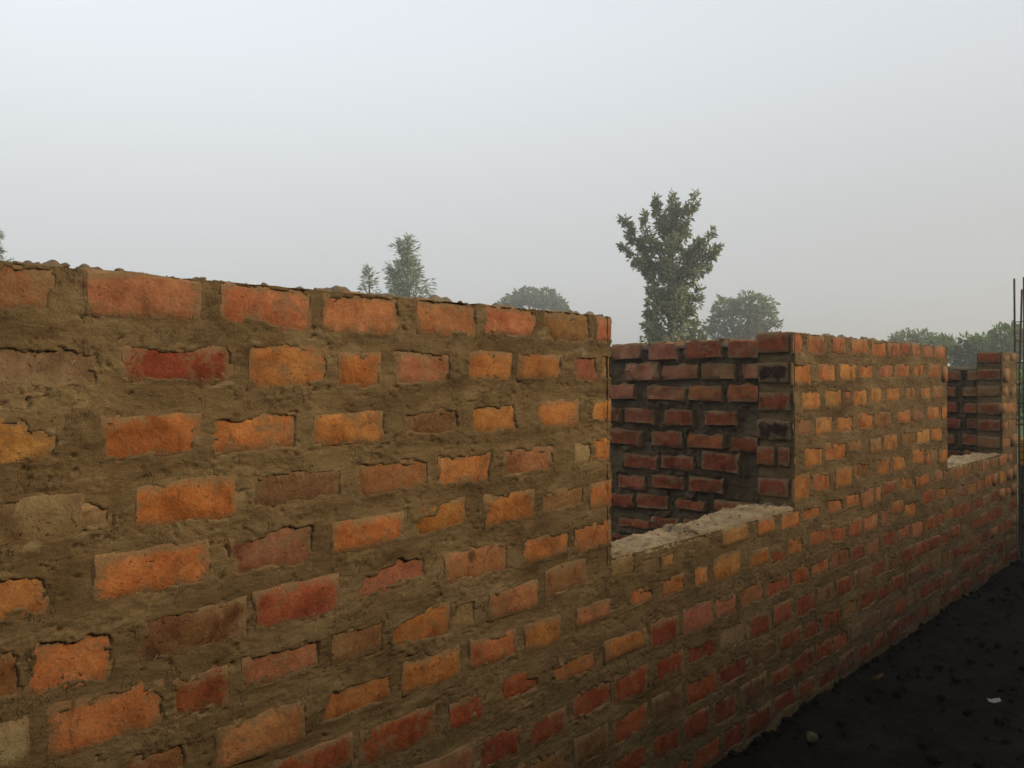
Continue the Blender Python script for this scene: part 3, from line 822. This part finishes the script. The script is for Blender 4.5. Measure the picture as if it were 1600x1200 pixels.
for x, y, r_ in ((.548, .02, .020), (.60, .05, .016), (.64, .03, .015), (.70, .015, .013), (.75, .04, .012), (.90, .02, .012), (.925, .03, .017), (.98, .05, .010), (1.17, .05, .012),
                 (1.20, .03, .013), (1.24, .02, .018), (1.28, .04, .013), (1.68, .03, .012), (1.72, .06, .015), (1.78, .04, .011), (2.05, .06, .010), (2.14, .02, .009), (2.27, .05, .010),
                 (3.98, .04, .014), (4.06, .07, .012), (4.3, .04, .013), (4.55, .06, .015), (4.75, .03, .012), (5.1, .06, .012)):
    for q in range(7):
        s_ = r_ * rnd.uniform(.22, .62) * (1.5 if q == 0 else 1)
        clod(beds, (x + rnd.gauss(0, .02), D + y + rnd.uniform(-.008, .04), TOP + .001 + s_ * rnd.uniform(.1, .6)), s_, int(x * 1000) + q)
for q in range(150):
    x = rnd.uniform(.3, 6.3)
    if OPEN[0][0] < x < OPEN[0][1]: continue
    clod(beds, (x, D + rnd.uniform(.002, .15), TOP + rnd.uniform(.0, .006)), rnd.uniform(.003, .008), 5000 + q)
link('mortar_bed', beds.mesh('mortar_bed', False), M_CRUST, front_wall)
sills = Parts()
cap(sills, OPEN[0][0] - .01, OPEN[0][1] + .01, D + .001, D + T + .008, SILL - .004, .008, 21, .005, .3, .022, .008, .014, 'x', True)
cap(sills, OPEN[1][0] - .01, OPEN[1][1] + .01, D + .001, D + T + .008, SILL - .004, .008, 25, .009, .2, .02, .008, .014, 'x', True)
for q in range(24):
    clod(sills, (rnd.uniform(OPEN[0][0], OPEN[0][1]), D + rnd.uniform(.01, .18), SILL + rnd.uniform(.004, .014)), rnd.uniform(.003, .010), 900 + q)
for q in range(14):   # crumbs swept into the corner below the far jamb
    clod(sills, (OPEN[0][1] - rnd.uniform(.01, .16), D + rnd.uniform(.03, .17), SILL + rnd.uniform(.002, .016)), rnd.uniform(.006, .02), 400 + q)
link('sill_screed', sills.mesh('sill_screed', True), M_SILL, front_wall)

# ---- the bricks of the front wall: each one is a part
def seen_area(bb):
    q = []
    for x, z in ((bb[0], bb[2]), (bb[1], bb[2]), (bb[1], bb[3]), (bb[0], bb[3])):
        v = Vector((x, D, z - 1.65)); dep = v.dot(FWD)
        if dep < .1: return 0
        q.append((800 + 1294 * v.dot(RGT) / dep, 590 - 1294 * v.z / dep))
    x0, x1 = max(0, min(a for a, _ in q)), min(1600, max(a for a, _ in q))
    y0, y1 = max(0, min(a for _, a in q)), min(1200, max(a for _, a in q))
    return max(0, x1 - x0) * max(0, y1 - y0)
kept.sort(key=lambda k: -seen_area(k[2]))
infill = Parts()
for n_, (t_, p, bb) in enumerate(kept):
    m_ = .010
    x0, x1, z0, z1 = bb[0] - m_, bb[1] + m_, bb[2] - m_, bb[3] + m_
    dep = .10
    for a, b in OPEN:
        if z0 > SILL - .03:
            if x0 < a < x1: x1 = a + rnd.choice((-.016, -.004, .006, .014, .020)); dep = .10 if a < 5 else T - .012
            if x0 < b < x1: x0 = b - rnd.uniform(.003, .014); dep = .014 if b < 5 else T - .012
        elif x1 > a and x0 < b and z1 > SILL - .05: z1 = min(z1, SILL - .006)
    if x1 > XEND - .02: x1 = XEND + .006; dep = T - .012
    z1 = min(z1, TOP + .001)
    if z0 < -.03: continue
    y = D + rnd.uniform(-.0060, .0015)
    if n_ < 294 and seen_area(bb) > 0:
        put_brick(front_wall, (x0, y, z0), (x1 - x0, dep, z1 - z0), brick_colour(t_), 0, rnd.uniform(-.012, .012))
    elif bb[1] > -.95:
        v = np.array([(x0, y, z0), (x1, y, z0), (x1, y, z1), (x0, y, z1), (x0, y + .1, z0), (x1, y + .1, z0), (x1, y + .1, z1), (x0, y + .1, z1)])
        infill.add(v, [(0, 1, 2, 3), (5, 4, 7, 6), (4, 0, 3, 7), (1, 5, 6, 2), (3, 2, 6, 7), (4, 5, 1, 0)])
o = link('brick_infill', infill.mesh('brick_infill'), M_BRICK, front_wall)
o['kind'] = 'stuff'; o.color = (0.40, 0.12, 0.045, 1)
# brick ends that show in the jambs of the openings, their fronts hidden under the mortar
for z, h, t_, parts_ in ((1.824, .100, 'r', ((.007, .172),)), (1.674, .096, 'n', ((.007, .166),)), (1.108, .088, 'm', ((.008, .170),)), (1.531, .088, 'm', ((0, .165),)), (1.392, .094, 'n', ((0, .172),)), (1.262, .092, 'm', ((.004, .062), (.078, .172)))):  # burnt ends, and dark reds with the jamb's shade put into the colour
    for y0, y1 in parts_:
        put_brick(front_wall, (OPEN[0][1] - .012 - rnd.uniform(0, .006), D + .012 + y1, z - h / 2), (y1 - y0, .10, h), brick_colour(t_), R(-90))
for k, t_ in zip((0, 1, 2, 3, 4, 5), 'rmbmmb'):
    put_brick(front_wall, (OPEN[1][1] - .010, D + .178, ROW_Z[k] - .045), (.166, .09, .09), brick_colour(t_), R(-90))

# ---- inner walls, their joints left open (seen through the openings)
def inner_wall(label, X0, y0, y1, top, bricks, auto, seed):
    root = thing('partition_wall', label, 'wall', (X0, y0, 0))
    P = Parts()
    bricks = [(a - .017, b_ + .017, c - .013, d + .011) for a, b_, c, d in bricks]
    ys = np.linspace(y0, y1, int((y1 - y0) / .008)); zz = np.linspace(-.05, top, int(top / .008))
    Y, Zz = np.meshgrid(ys, zz, indexing='ij')
    h = -.026 + .014 * fbm(Y / .10, Zz / .05, 4, seed) + .006 * fbm(Y / .025, Zz / .02, 3, seed + 4)
    s = np.full(Y.shape, .2)
    for a, b, c, d in bricks + auto:
        s = np.minimum(s, np.maximum(np.maximum(a - Y, Y - b), np.maximum(c - Zz, Zz - d)))
    # mortar squeezed out of the upright joints stands proud, bed joints are hollow
    near = np.exp(-((s - .02) / .018) ** 2)
    h += .034 * near * sstep(-.02, .35, fbm(Y / .07, Zz / .16, 3, seed + 8))
    h = np.where(s < -.004, -.03, h)
    P.grid(np.stack([X0 - h, Y, Zz], -1) - np.array([X0, y0, 0]), None, True)
    rough_sheet(P, (.185, 0, -.05), (0, 1, 0), (0, 0, 1), (1, 0, 0), y1 - y0, top + .04, .008, seed + 2, .03)
    rough_sheet(P, (.0, y1 - y0, -.05), (1, 0, 0), (0, 0, 1), (0, 1, 0), .185, top + .04, .006, seed + 3, .03, flip=True)
    link('mortar', P.mesh('mortar', True), M_INNER, root)
    Q = Parts()
    cap(Q, y0 + .005, y1, X0 - .004, X0 + .188, top - .004, .006, seed + 6, .008, 0, .014, .010, .02, 'y')
    me = Q.mesh('mortar_bed'); me.transform(Matrix.Translation((-X0, -y0, 0)))
    link('mortar_bed', me, M_CRUST, root)
    for i, (a, b, c, d) in enumerate(bricks + auto):
        col = rnd.choice('rrotrbr') if d > 1.55 else rnd.choice('mrmrmm')  # lighter top rows, darker below: the room's shade put into the brick colours
        put_brick(root, (-rnd.uniform(.006, .034), b - y0, c - rnd.uniform(0, .006)), (b - a, .1, d - c + rnd.uniform(-.004, .008)), brick_colour(col), R(-90) + rnd.uniform(-.05, .05), rnd.uniform(-.035, .035), True)
    return root
auto = []
for k in range(9):
    y = 3.55 + rnd.uniform(0, .08)
    while y < 3.95:
        auto.append((y, y + .21, ROW_Z[k] - .042, ROW_Z[k] + .042)); y += .26
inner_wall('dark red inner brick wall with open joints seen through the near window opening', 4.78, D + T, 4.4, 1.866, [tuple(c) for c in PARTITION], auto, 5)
auto = []
for k in range(1, 7):
    y = D + T + .01 + rnd.uniform(-.05, .0)
    while y < 2.55:
        l = rnd.uniform(.17, .22); auto.append((max(y, D + T + .004), y + l, ROW_Z[k] - .042 - .01, ROW_Z[k] + .036)); y += l + .05
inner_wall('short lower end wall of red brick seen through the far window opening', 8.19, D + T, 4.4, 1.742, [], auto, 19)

# ------------------------------------------------------------------ ground
def spread(n, fine, far):
    t = np.linspace(-1, 1, n)
    return np.sign(t) * (fine * np.abs(t) + (far - fine) * np.abs(t) ** 7)
gx, gy = 3 + spread(420, 7.0, 400), 1 + spread(420, 7.0, 400)
GX, GY = np.meshgrid(gx, gy, indexing='ij')
GZ = .045 * fbm(GX / .5, GY / .5, 5, 100) + .05 * np.maximum(0, fbm(GX / .16, GY / .16, 3, 104)) - .012 + .06 * np.exp(-((D - GY - .02) / .15) ** 2) * (GX < XEND + .2) * (.6 * fbm(GX / .45, GY / .4, 5, 107) + .5)
far_ = sstep(12, 60, np.hypot(GX - 3, GY - 1)); GZ = GZ * (1 - far_) - .1 * far_
o = link('ground', mesh_from('ground', np.stack([GX, GY, GZ], -1).reshape(-1, 3), grid_faces(*GX.shape), True), M_SOIL)
o['kind'] = 'structure'
# unseen earth bank, added behind the camera to shade the foot of the wall
bx, bt = np.linspace(-14, 26, 300), np.linspace(0, 1, 60)
BX, BT = np.meshgrid(bx, bt, indexing='ij')
BH = (SHADE_BANK_H + .16 * fbm(BX / 1.3, BX * 0, 3, 200)) * (1 - .85 * sstep(11.3, 14.0, BX))
rise = np.clip(BT / .45, 0, 1)
BY = -SHADE_BANK_D - .55 * rise - np.clip(BT - .45, 0, 1) * 40 + .10 * fbm(BX / .5, BT * 4, 3, 203)
BZ = -.1 + (BH + .1) * rise ** .9 + .06 * fbm(BX / .3, BT * 9, 4, 207) * rise + np.clip(BT - .45, 0, 1) * .8
o = link('shade_bank', mesh_from('shade_bank', np.stack([BX, BY, BZ], -1).reshape(-1, 3), grid_faces(*BX.shape)[:, ::-1], True), M_SOIL)
o['kind'] = 'structure'

# ------------------------------------------------------------------ small things on the ground
def small(name, label, cat, P, mat_, group=None):
    o = link(name, P.mesh(name), mat_)
    tag(o, label, cat, group)
    return o
M_STONE = plain_material('pale_clod', (.085, .064, .033), (.14, .11, .06), 30)
P = Parts(); clod(P, (0, 0, .018), .036, 51, .8)
o = small('stone', 'pale yellowish clod lying on the dark soil at the foot of the wall', 'stone', P, M_STONE); o.location = (3.654, 1.575, 0.0)
M_LEAF = plain_material('dry_leaf', (.16, .085, .04), (.26, .16, .085), 40)
P = Parts(); u = np.linspace(-1, 1, 7); w = np.linspace(-1, 1, 5); U, W = np.meshgrid(u, w, indexing='ij')
for s_ in (0, .003):
    P.grid(np.stack([.05 * U, .022 * W * (1 - U ** 2 * .9), .02 * U ** 2 + .012 * W ** 2 + s_], -1), None, s_ == 0)
o = small('dry_leaf', 'curled brown dry leaf on the dark soil close against the wall', 'leaf', P, M_LEAF); o.location = (4.56, 1.60, 0.03); o.rotation_euler = (.5, .5, 1.1)
M_PAPER = plain_material('scrap_paper', (.22, .21, .19), (.34, .32, .30), 60)
P = Parts(); u = np.linspace(0, 1, 6); U, W = np.meshgrid(u, np.linspace(0, 1, 4), indexing='ij')
for s_ in (0, .002):
    P.grid(np.stack([.06 * U - .03, .028 * W * (1 - .6 * np.abs(U - .5)) - .014, .018 * np.abs(U - .4) + .008 * W + s_], -1), None, s_ == 0)
o = small('paper_scrap', 'tiny crumpled white scrap lying on the open dark soil', 'paper scrap', P, M_PAPER); o.location = (4.69, 1.075, .02); o.rotation_euler = (0, 0, -.9)

P = Parts()
for q in range(420):
    x, y = rnd.uniform(1.5, 8.8), D - .05 - abs(rnd.gauss(0, .55))
    if y < -1.0: continue
    clod(P, (x, y, .012), rnd.choice((.008, .012, .016, .022, .03)), 7000 + q, .7)
for q in range(420):    # loose crumbs heaped along the foot of the wall
    x = rnd.uniform(2.6, 8.4)
    clod(P, (x, D - .012 - abs(rnd.gauss(0, .035)), rnd.uniform(.01, .045)), rnd.choice((.007, .010, .014, .02)), 8000 + q, .8)
o = link('soil_crumbs', P.mesh('soil_crumbs'), M_SOIL); o['kind'] = 'stuff'

# ------------------------------------------------------------------ reinforcing cage, drum and jerrycan at the far corner
M_STEEL = plain_material('rusty_steel', (.07, .05, .038), (.15, .10, .07), 60, .75, .1)
cage = thing('rebar_cage', 'bare steel rebar cage rising above the far end of the wall', 'rebar', (8.54, 1.735, 0))
for bx_, by_, top, lean, bend in ((-.08, .035, 2.53, -.035, 0.0), (.08, .035, 2.45, .012, .03), (-.075, -.035, 2.54, -.02, 0), (.08, -.04, 2.50, .0, -.01)):
    P = Parts()
    pts = []
    for k in range(11):
        f = k / 10; pts.append((bx_ + lean * max(0, f - .6) / .4 + bend * math.sin(f * 9) * f * .6, by_ - bend * max(0, f - .75) * 2, -.05 + f * (top + .05)))
    tube(P, pts, [.0085] * 11, 8)
    link('bar', P.mesh('bar', True), M_STEEL, cage)
for k in range(12):
    z = .12 + k * .185; P = Parts()
    a = .012 * math.sin(k * 2.1)
    ring = [(-.09, .045, z + a), (.09, .045, z), (.092, -.05, z - a), (-.088, -.046, z + a * .5), (-.09, .045, z + a)]
    for q in range(4): tube(P, [ring[q], ring[q + 1]], [.004, .004], 6)
    link('stirrup', P.mesh('stirrup', True), M_STEEL, cage)
def lathe(P, prof_, n=28):
    th = np.linspace(0, 2 * math.pi, n + 1)
    A = np.array([[(r_ * math.cos(t), r_ * math.sin(t), z) for (r_, z) in prof_] for t in th])
    P.grid(A)
M_DRUM = plain_material('rusty_drum', (.02, .014, .011), (.06, .03, .018), 8, .75, .2)
drum = thing('oil_drum', 'dark rusty drum under the yellow jerrycan beyond the wall end', 'drum', (9.06, 1.58, 0))
P = Parts()
lathe(P, [(.0, .02), (.27, .02), (.285, .0), (.285, .02), (.28, .03), (.28, .27), (.288, .285), (.28, .30), (.28, .55), (.288, .565), (.28, .58), (.28, .80), (.285, .81), (.285, .83), (.272, .83), (.268, .815), (0, .815)])
link('shell', P.mesh('shell', True), M_DRUM, drum)
P = Parts(); lathe(P, [(.0, .845), (.03, .845), (.035, .84), (.035, .812)], 12)
o = link('bung', P.mesh('bung'), M_DRUM, drum); o.location = (.16, -.1, 0)
M_YEL = plain_material('yellow_plastic', (.50, .26, .015), (.58, .33, .03), 6, .45, 0, .05)
M_DARK = plain_material('dark_cap', (.02, .02, .02), (.04, .03, .02), 20)
can = thing('jerrycan', 'bright yellow plastic jerrycan at the right edge beyond the wall end', 'jerrycan', (8.86, 1.705, .83))
can.rotation_euler = (0, 0, R(-25))
bm = bmesh.new()
bmesh.ops.create_cube(bm, size=1.0)
for v in bm.verts:
    v.co = Vector((v.co.x * .13, v.co.y * .19, (v.co.z + .5) * .26))
    if v.co.z > .2 and v.co.y < 0: v.co.z -= .055
bmesh.ops.bevel(bm, geom=bm.edges[:] + bm.verts[:], offset=.014, segments=2, affect='EDGES', profile=.6)
me = bpy.data.meshes.new('body'); bm.to_mesh(me); bm.free()
link('body', me, M_YEL, can)
for z in (.06, .135):
    P = Parts()
    ring = [(-.066, -.096, z), (.066, -.096, z), (.066, .096, z), (-.066, .096, z), (-.066, -.096, z)]
    for q in range(4): tube(P, [ring[q], ring[q + 1]], [.0035, .0035], 6)
    link('seam', P.mesh('seam', True), M_DARK, can)
P = Parts(); tube(P, [(0, .07, .25), (0, .06, .29), (0, -.02, .27), (0, -.05, .215)], [.012, .013, .013, .012], 8)
link('handle', P.mesh('handle', True), M_YEL, can)
P = Parts(); lathe(P, [(0, .04), (.022, .04), (.024, .036), (.024, 0)], 14)
o = link('cap', P.mesh('cap'), M_DARK, can); o.location = (0, -.065, .20)

# ------------------------------------------------------------------ trees beyond the building
M_BARK = plain_material('bark', (.05, .04, .03), (.13, .105, .08), 12)
def leaves(P, c, d, size, aspect, g, droop=0.0, fold=.25):
    """leaf-sized faces at centres c, pointing along d"""
    n = len(c)
    d = d / np.maximum(np.linalg.norm(d, axis=1, keepdims=True), 1e-6)
    d[:, 2] -= droop; d = d / np.linalg.norm(d, axis=1, keepdims=True)
    r_ = g.normal(size=(n, 3)); s_ = np.cross(d, r_); s_ /= np.maximum(np.linalg.norm(s_, axis=1, keepdims=True), 1e-6)
    up = np.cross(s_, d)
    l = size * g.uniform(.6, 1.35, (n, 1)); w = l * aspect
    V = np.stack([c, c + d * l * .45 + s_ * w * .5 + up * w * fold, c + d * l, c + d * l * .45 - s_ * w * .5 + up * w * fold], 1)
    P.add(V.reshape(-1, 3), np.arange(n * 4).reshape(n, 4))
def frame(px, dist):
    """base point on the ground along the line of sight with the given sideways share"""
    p = FWD * dist + RGT * (px * dist)
    return Vector((p.x, p.y, -.1))
AX = np.array([RGT.x, RGT.y, 0]); DX = np.array([FWD.x, FWD.y, 0]); ZX = np.array([0, 0, 1.0])
def w3(l, d, z): return l * AX + d * DX + z * ZX
def limb_tree(name, label, base, trunk, limbs, mat_, leaf, aspect, per_m, droop, seed, group=None, clump=False, tuft_n=14):
    """limbs: (l0, z0, l1, z1, depth1, spread) sideways/height in metres from the base"""
    g = np.random.default_rng(seed)
    root = thing(name, label, 'tree', base, group)
    W = Parts(); F = Parts()
    tube(W, [w3(l, 0, z) for l, z, _ in trunk], [r_ for _, _, r_ in trunk], 8)
    for l0, z0, l1, z1, dp, sp in limbs:
        a, b = w3(l0, 0, z0), w3(l1, dp, z1)
        ln = np.linalg.norm(b - a); mid = (a + b) / 2 + w3(0, 0, -.08 * ln)
        tube(W, [a, mid, b], [.05, .032, .01], 6)
        n = int(per_m * ln)
        t = g.uniform(.12, 1.03, n) ** .85
        c = (1 - t)[:, None] ** 2 * a + (2 * t * (1 - t))[:, None] * mid + (t ** 2)[:, None] * b
        # leaves sit in tufts along the limb
        tuft = g.normal(0, 1, (max(3, n // tuft_n), 3)); pick = g.integers(0, len(tuft), n); t = np.clip(g.uniform(.1, 1.0, len(tuft))[pick] ** .8 + g.normal(0, .05, n), .08, 1.04) if clump else t
        c = (1 - t)[:, None] ** 2 * a + (2 * t * (1 - t))[:, None] * mid + (t ** 2)[:, None] * b
        rad = sp * (1.05 - .65 * t)[:, None]
        c = c + tuft[pick] * rad * .55 + g.normal(0, .28, (n, 3)) * rad
        d = (c - ((1 - t)[:, None] * a + t[:, None] * b)) + (b - a) / ln * sp * (.3 if clump else .8) + g.normal(0, (.55 if clump else .25) * sp, (n, 3)) + ZX * sp * (.15 if clump else .35)
        leaves(F, c, d, leaf, aspect, g, droop)
    link('trunk', W.mesh('trunk', True), M_BARK, root)
    link('crown', F.mesh('crown'), mat_, root)
    return root
def blob_tree(name, label, base, trunk, blobs, mat_, leaf, aspect, dens, droop, seed, cat='tree', group=None, limbs=True):
    """blobs: (l, d, z, rl, rd, rz)"""
    g = np.random.default_rng(seed)
    root = thing(name, label, cat, base, group)
    W = Parts(); F = Parts()
    if trunk: tube(W, [w3(l, 0, z) for l, z, _ in trunk], [r_ for _, _, r_ in trunk], 8)
    for l, d, z, rl, rd, rz in blobs:
        if limbs and trunk:
            tl, tz, tr = trunk[-1]
            tube(W, [w3(tl, 0, tz * .75), w3((tl + l) / 2, d / 2, tz * .55 + z * .4), w3(l, d, z + rz * .3)], [tr * .8, tr * .5, .02], 6)
        n = int(dens * (rl * rz + rl * rd + rd * rz))
        q = g.normal(size=(n, 3)); q /= np.linalg.norm(q, axis=1, keepdims=True)
        # uneven lumps: the surface of each cluster is pushed in and out
        lump = 1 + .22 * np.sin(q[:, 0] * 5 + seed) * np.cos(q[:, 1] * 6 + l) + .16 * np.sin(q[:, 2] * 9 + z * 3 + q[:, 0] * 4)
        rr = g.uniform(.25, 1.0, n) ** .45 * lump
        o_ = q * rr[:, None]
        c = w3(l, d, z) + o_[:, :1] * rl * AX + o_[:, 1:2] * rd * DX + o_[:, 2:] * rz * ZX
        leaves(F, c, q[:, :1] * AX + q[:, 1:2] * DX + q[:, 2:] * ZX + g.normal(0, .5, (n, 3)), leaf, aspect, g, droop)
    if W.n: link('trunk', W.mesh('trunk', True), M_BARK, root)
    link('crown', F.mesh('crown'), mat_, root)
    return root
ML_TALL = leaf_material('tall_tree_leaves', (.10, .135, .06), (.21, .235, .115), (.42, .42, .24))
ML_GREY = leaf_material('grey_green_leaves', (.10, .14, .065), (.175, .215, .10), (.28, .30, .15))
ML_WISP = leaf_material('feathery_leaves', (.15, .20, .095), (.24, .285, .14), (.37, .39, .21))
ML_BUSH = leaf_material('fresh_green_leaves', (.055, .12, .024), (.11, .195, .045), (.19, .26, .07))
ML_DARK = leaf_material('dark_green_leaves', (.014, .034, .016), (.025, .052, .024), (.05, .085, .035))

k = .0232                                   # 30 m away
def T1(px, py): return ((px - 1048) * k * .94, (590 - py) * k + 1.75)
limbs = []
for a, b, dp, sp in (((1050, 400), (1051, 302), .1, .30), ((1050, 390), (1060, 325), -.3, .30), ((1046, 400), (1026, 312), .3, .24), ((1050, 380), (1034, 345), -.2, .28), ((1058, 390), (1086, 308), -.3, .26), ((1058, 385), (1080, 345), .4, .26),
                     ((1012, 392), (970, 342), .2, .20), ((1020, 400), (1000, 341), -.4, .22), ((1040, 425), (978, 368), .0, .30), ((1040, 430), (972, 385), .4, .22), ((1042, 420), (1012, 375), -.5, .30), ((1048, 440), (1000, 402), .3, .34),
                     ((1056, 430), (1100, 372), .2, .28), ((1090, 410), (1116, 362), .0, .22), ((1070, 425), (1122, 390), -.4, .26), ((1066, 430), (1112, 412), .6, .28), ((1056, 440), (1092, 385), .4, .30), ((1056, 440), (1086, 420), -.6, .34),
                     ((1052, 440), (1052, 370), .6, .40), ((1050, 450), (1046, 380), -.7, .40), ((1050, 480), (1064, 420), .5, .38), ((1050, 480), (1036, 430), -.5, .38),
                     ((1046, 490), (1012, 428), .3, .24), ((1046, 500), (1014, 455), -.4, .30), ((1044, 510), (1020, 470), .5, .34),
                     ((1050, 500), (1078, 450), .2, .30), ((1054, 510), (1094, 455), -.2, .28), ((1054, 520), (1084, 475), .5, .34), ((1050, 520), (1050, 455), .9, .42), ((1050, 520), (1056, 460), -.9, .42),
                     ((1048, 560), (1010, 492), .3, .34), ((1046, 560), (1006, 508), -.2, .28), ((1048, 570), (1022, 500), .8, .42), ((1052, 570), (1092, 505), .2, .34), ((1054, 570), (1098, 520), -.3, .30), ((1050, 580), (1074, 510), .8, .42),
                     ((1050, 600), (1040, 530), -.9, .46), ((1050, 610), (1066, 540), -.8, .46), ((1050, 600), (1050, 530), .6, .46), ((1046, 610), (1020, 550), .2, .36)):
    limbs.append((*T1(*a), *T1(*b), dp, sp))
limb_tree('tall_tree', 'tall upright tree with thick leafy branches reaching up behind the opening', frame((1048 - 800) / 1294, 30), [(0, 0, .16), (.02, 3, .13), (-.02, 5, .10), (.06, 8.2, .03)],
          limbs, ML_TALL, .185, .40, 225, .25, 5, None, True, 20)
k2 = .0464                                  # 60 m away
def blobs_px(cx, kk, lst): return [((x - cx) * kk, d, (590 - y) * kk + 1.75, rx * kk, rx * kk * .9, ry * kk) for x, y, rx, ry, d in lst]
blob_tree('round_tree', 'broad round grey green tree right of the tall tree behind the wall', frame((1158 - 800) / 1294, 60), [(0, 0, .35), (.2, 3, .28), (0, 4.5, .22)],
          blobs_px(1158, k2, [(1175, 478, 30, 20, 0), (1192, 495, 22, 18, .4), (1165, 500, 20, 22, -.5), (1140, 480, 18, 14, .6), (1128, 482, 14, 14, -.4), (1125, 505, 14, 18, .2), (1112, 508, 13, 9, 0),
                              (1180, 520, 18, 16, .3), (1140, 520, 12, 14, -.3), (1214, 506, 5, 6, 0), (1105, 525, 9, 16, .2), (1150, 530, 12, 14, .4), (1190, 535, 22, 18, 0), (1125, 540, 14, 14, 0)]),
          ML_GREY, .36, .42, 190, .25, 9)
blob_tree('umbrella_tree', 'distant flat crowned acacia like tree just above the near wall top', frame((833 - 800) / 1294, 90), [(-.2, 0, .4), (0, 5, .34), (-.4, 8.2, .25)],
          blobs_px(833, .0696, [(826, 460, 20, 9, 0), (812, 466, 18, 8, .8), (850, 462, 17, 9, -.8), (862, 470, 16, 9, .5), (876, 477, 10, 7, 0), (800, 474, 16, 8, -.5), (787, 478, 9, 6, .3), (840, 470, 20, 7, 1.5), (828, 468, 22, 6, -1.5), (880, 486, 8, 6, 0), (858, 485, 16, 8, 0), (806, 484, 12, 7, 0)]),
          ML_GREY, .46, .5, 110, .1, 12)
def wispy(name, label, px, top_y, half_w, dist, seed, n_l=26, mat_=None, leaf=.3):
    g = np.random.default_rng(seed)
    kk = dist / 1294; top = (590 - top_y) * kk + 1.75
    lim = []
    for i in range(n_l):
        f = .30 + .68 * (i + .5) / n_l
        wv = half_w * kk * min(1, (1.06 - f) * 2.6) * g.uniform(.35, 1.2)
        a = g.uniform(0, 2 * math.pi)
        lim.append((0, f * top - wv * .5, wv * math.cos(a), min(f * top + wv * .8, top * .99), wv * math.sin(a), .30 + .25 * wv))
    lim.append((0, top * .8, 0, top, 0, .28))
    return limb_tree(name, label, frame((px - 800) / 1294, dist), [(0, 0, .16), (.03, top * .5, .11), (0, top * .97, .02)], lim, mat_ or ML_WISP, leaf, .20, 120, .7, seed)
wispy('slender_tree', 'slender cone shaped feathery tree above the near wall, taller of its pair', 637, 373, 31, 45, 31, 46)
wispy('young_tree', 'small sparse young tree just left of the slender cone shaped tree', 577, 421, 20, 40, 33, 12, ML_TALL, .26)
wispy('feathery_tree', 'feathery tree cut by the left edge of the picture above the wall', -18, 352, 34, 45, 35, 40)
blob_tree('shrub', 'low pale shrub at the foot of the tall tree just above the inner wall', frame((1012 - 800) / 1294, 27), None,
          blobs_px(1012, .0209, [(1005, 560, 10, 30, 0), (1020, 562, 14, 28, .2), (998, 575, 10, 25, 0)]), ML_TALL, .14, .3, 120, -.2, 17, 'shrub', None, False)
hedge = [  # px, dist, blobs in pixels, leaf colour, label
    (1420, 48, [(1405, 535, 15, 14, 0), (1425, 530, 18, 14, .5), (1440, 540, 22, 20, 0), (1412, 555, 22, 24, 0), (1430, 575, 30, 22, 0), (1400, 545, 10, 14, 0), (1445, 524, 7, 6, 0)], ML_GREY, 'leftmost dull green bush of the row beyond the wall'),
    (1478, 42, [(1470, 540, 20, 14, 0), (1488, 545, 20, 18, .6), (1476, 565, 30, 26, 0), (1460, 537, 8, 7, 0), (1480, 534, 8, 6, 0)], ML_BUSH, 'low green bush over the far end of the middle wall piece'),
    (1512, 36, [(1508, 560, 18, 22, 0), (1520, 572, 18, 18, .3), (1510, 545, 10, 10, 0)], ML_DARK, 'dark green bush in the gap above the far opening'),
    (1540, 40, [(1525, 540, 14, 12, 0), (1542, 540, 20, 16, .5), (1556, 545, 18, 16, 0), (1540, 565, 32, 24, 0), (1512, 532, 9, 8, 0), (1533, 531, 9, 7, 0)], ML_BUSH, 'fresh green bush behind the far pillar, right of the dark bush'),
    (1578, 38, [(1562, 522, 14, 11, 0), (1580, 522, 18, 12, .5), (1595, 528, 18, 14, 0), (1572, 545, 26, 20, 0), (1600, 550, 28, 24, 0), (1585, 515, 10, 7, 0)], ML_BUSH, 'tallest green bush, behind the steel rebar cage'),
    (1640, 40, [(1625, 530, 22, 18, 0), (1650, 535, 26, 20, 0), (1640, 560, 40, 26, 0)], ML_BUSH, 'green bush at the right edge of the picture beyond the rebar'),
    (1606, 15, [(1598, 600, 14, 22, 0), (1612, 605, 18, 24, .3), (1604, 635, 22, 26, 0), (1630, 620, 22, 40, .2)], ML_BUSH, 'low weeds growing beyond the far wall end under the rebar'),
]
for i, (cx, dist, lst, mat_, label) in enumerate(hedge):
    kk = dist / 1294
    blob_tree('bush', label, frame((cx - 800) / 1294, dist), [(0, 0, .08), (.05, .9, .06), (0, 1.6 if dist > 20 else .9, .05)], blobs_px(cx, kk, lst), mat_, .24 if dist > 20 else .10, .45, 330 if dist > 20 else 1500, .1, 60 + i, 'bush', 'bushes in a row beyond the building')

# ------------------------------------------------------------------ the hazy air over the plot
P = Parts()
a = 420.0
v = [(-a, -a, -2.5), (a, -a, -2.5), (a, a, -2.5), (-a, a, -2.5), (-a, -a, 14), (a, -a, 14), (a, a, 14), (-a, a, 14)]
P.add(v, [(0, 3, 2, 1), (4, 5, 6, 7), (0, 1, 5, 4), (1, 2, 6, 5), (2, 3, 7, 6), (3, 0, 4, 7)])
m_ = bpy.data.materials.new('haze'); m_.use_nodes = True; t = m_.node_tree; t.nodes.clear()
pv = N(t, 'ShaderNodeVolumePrincipled'); pv.inputs['Color'].default_value = (.93, .95, .95, 1); pv.inputs['Density'].default_value = HAZE; pv.inputs['Anisotropy'].default_value = 0.45
ov = N(t, 'ShaderNodeOutputMaterial'); t.links.new(pv.outputs[0], ov.inputs['Volume'])
o = link('haze', P.mesh('haze'), m_); o['kind'] = 'stuff'
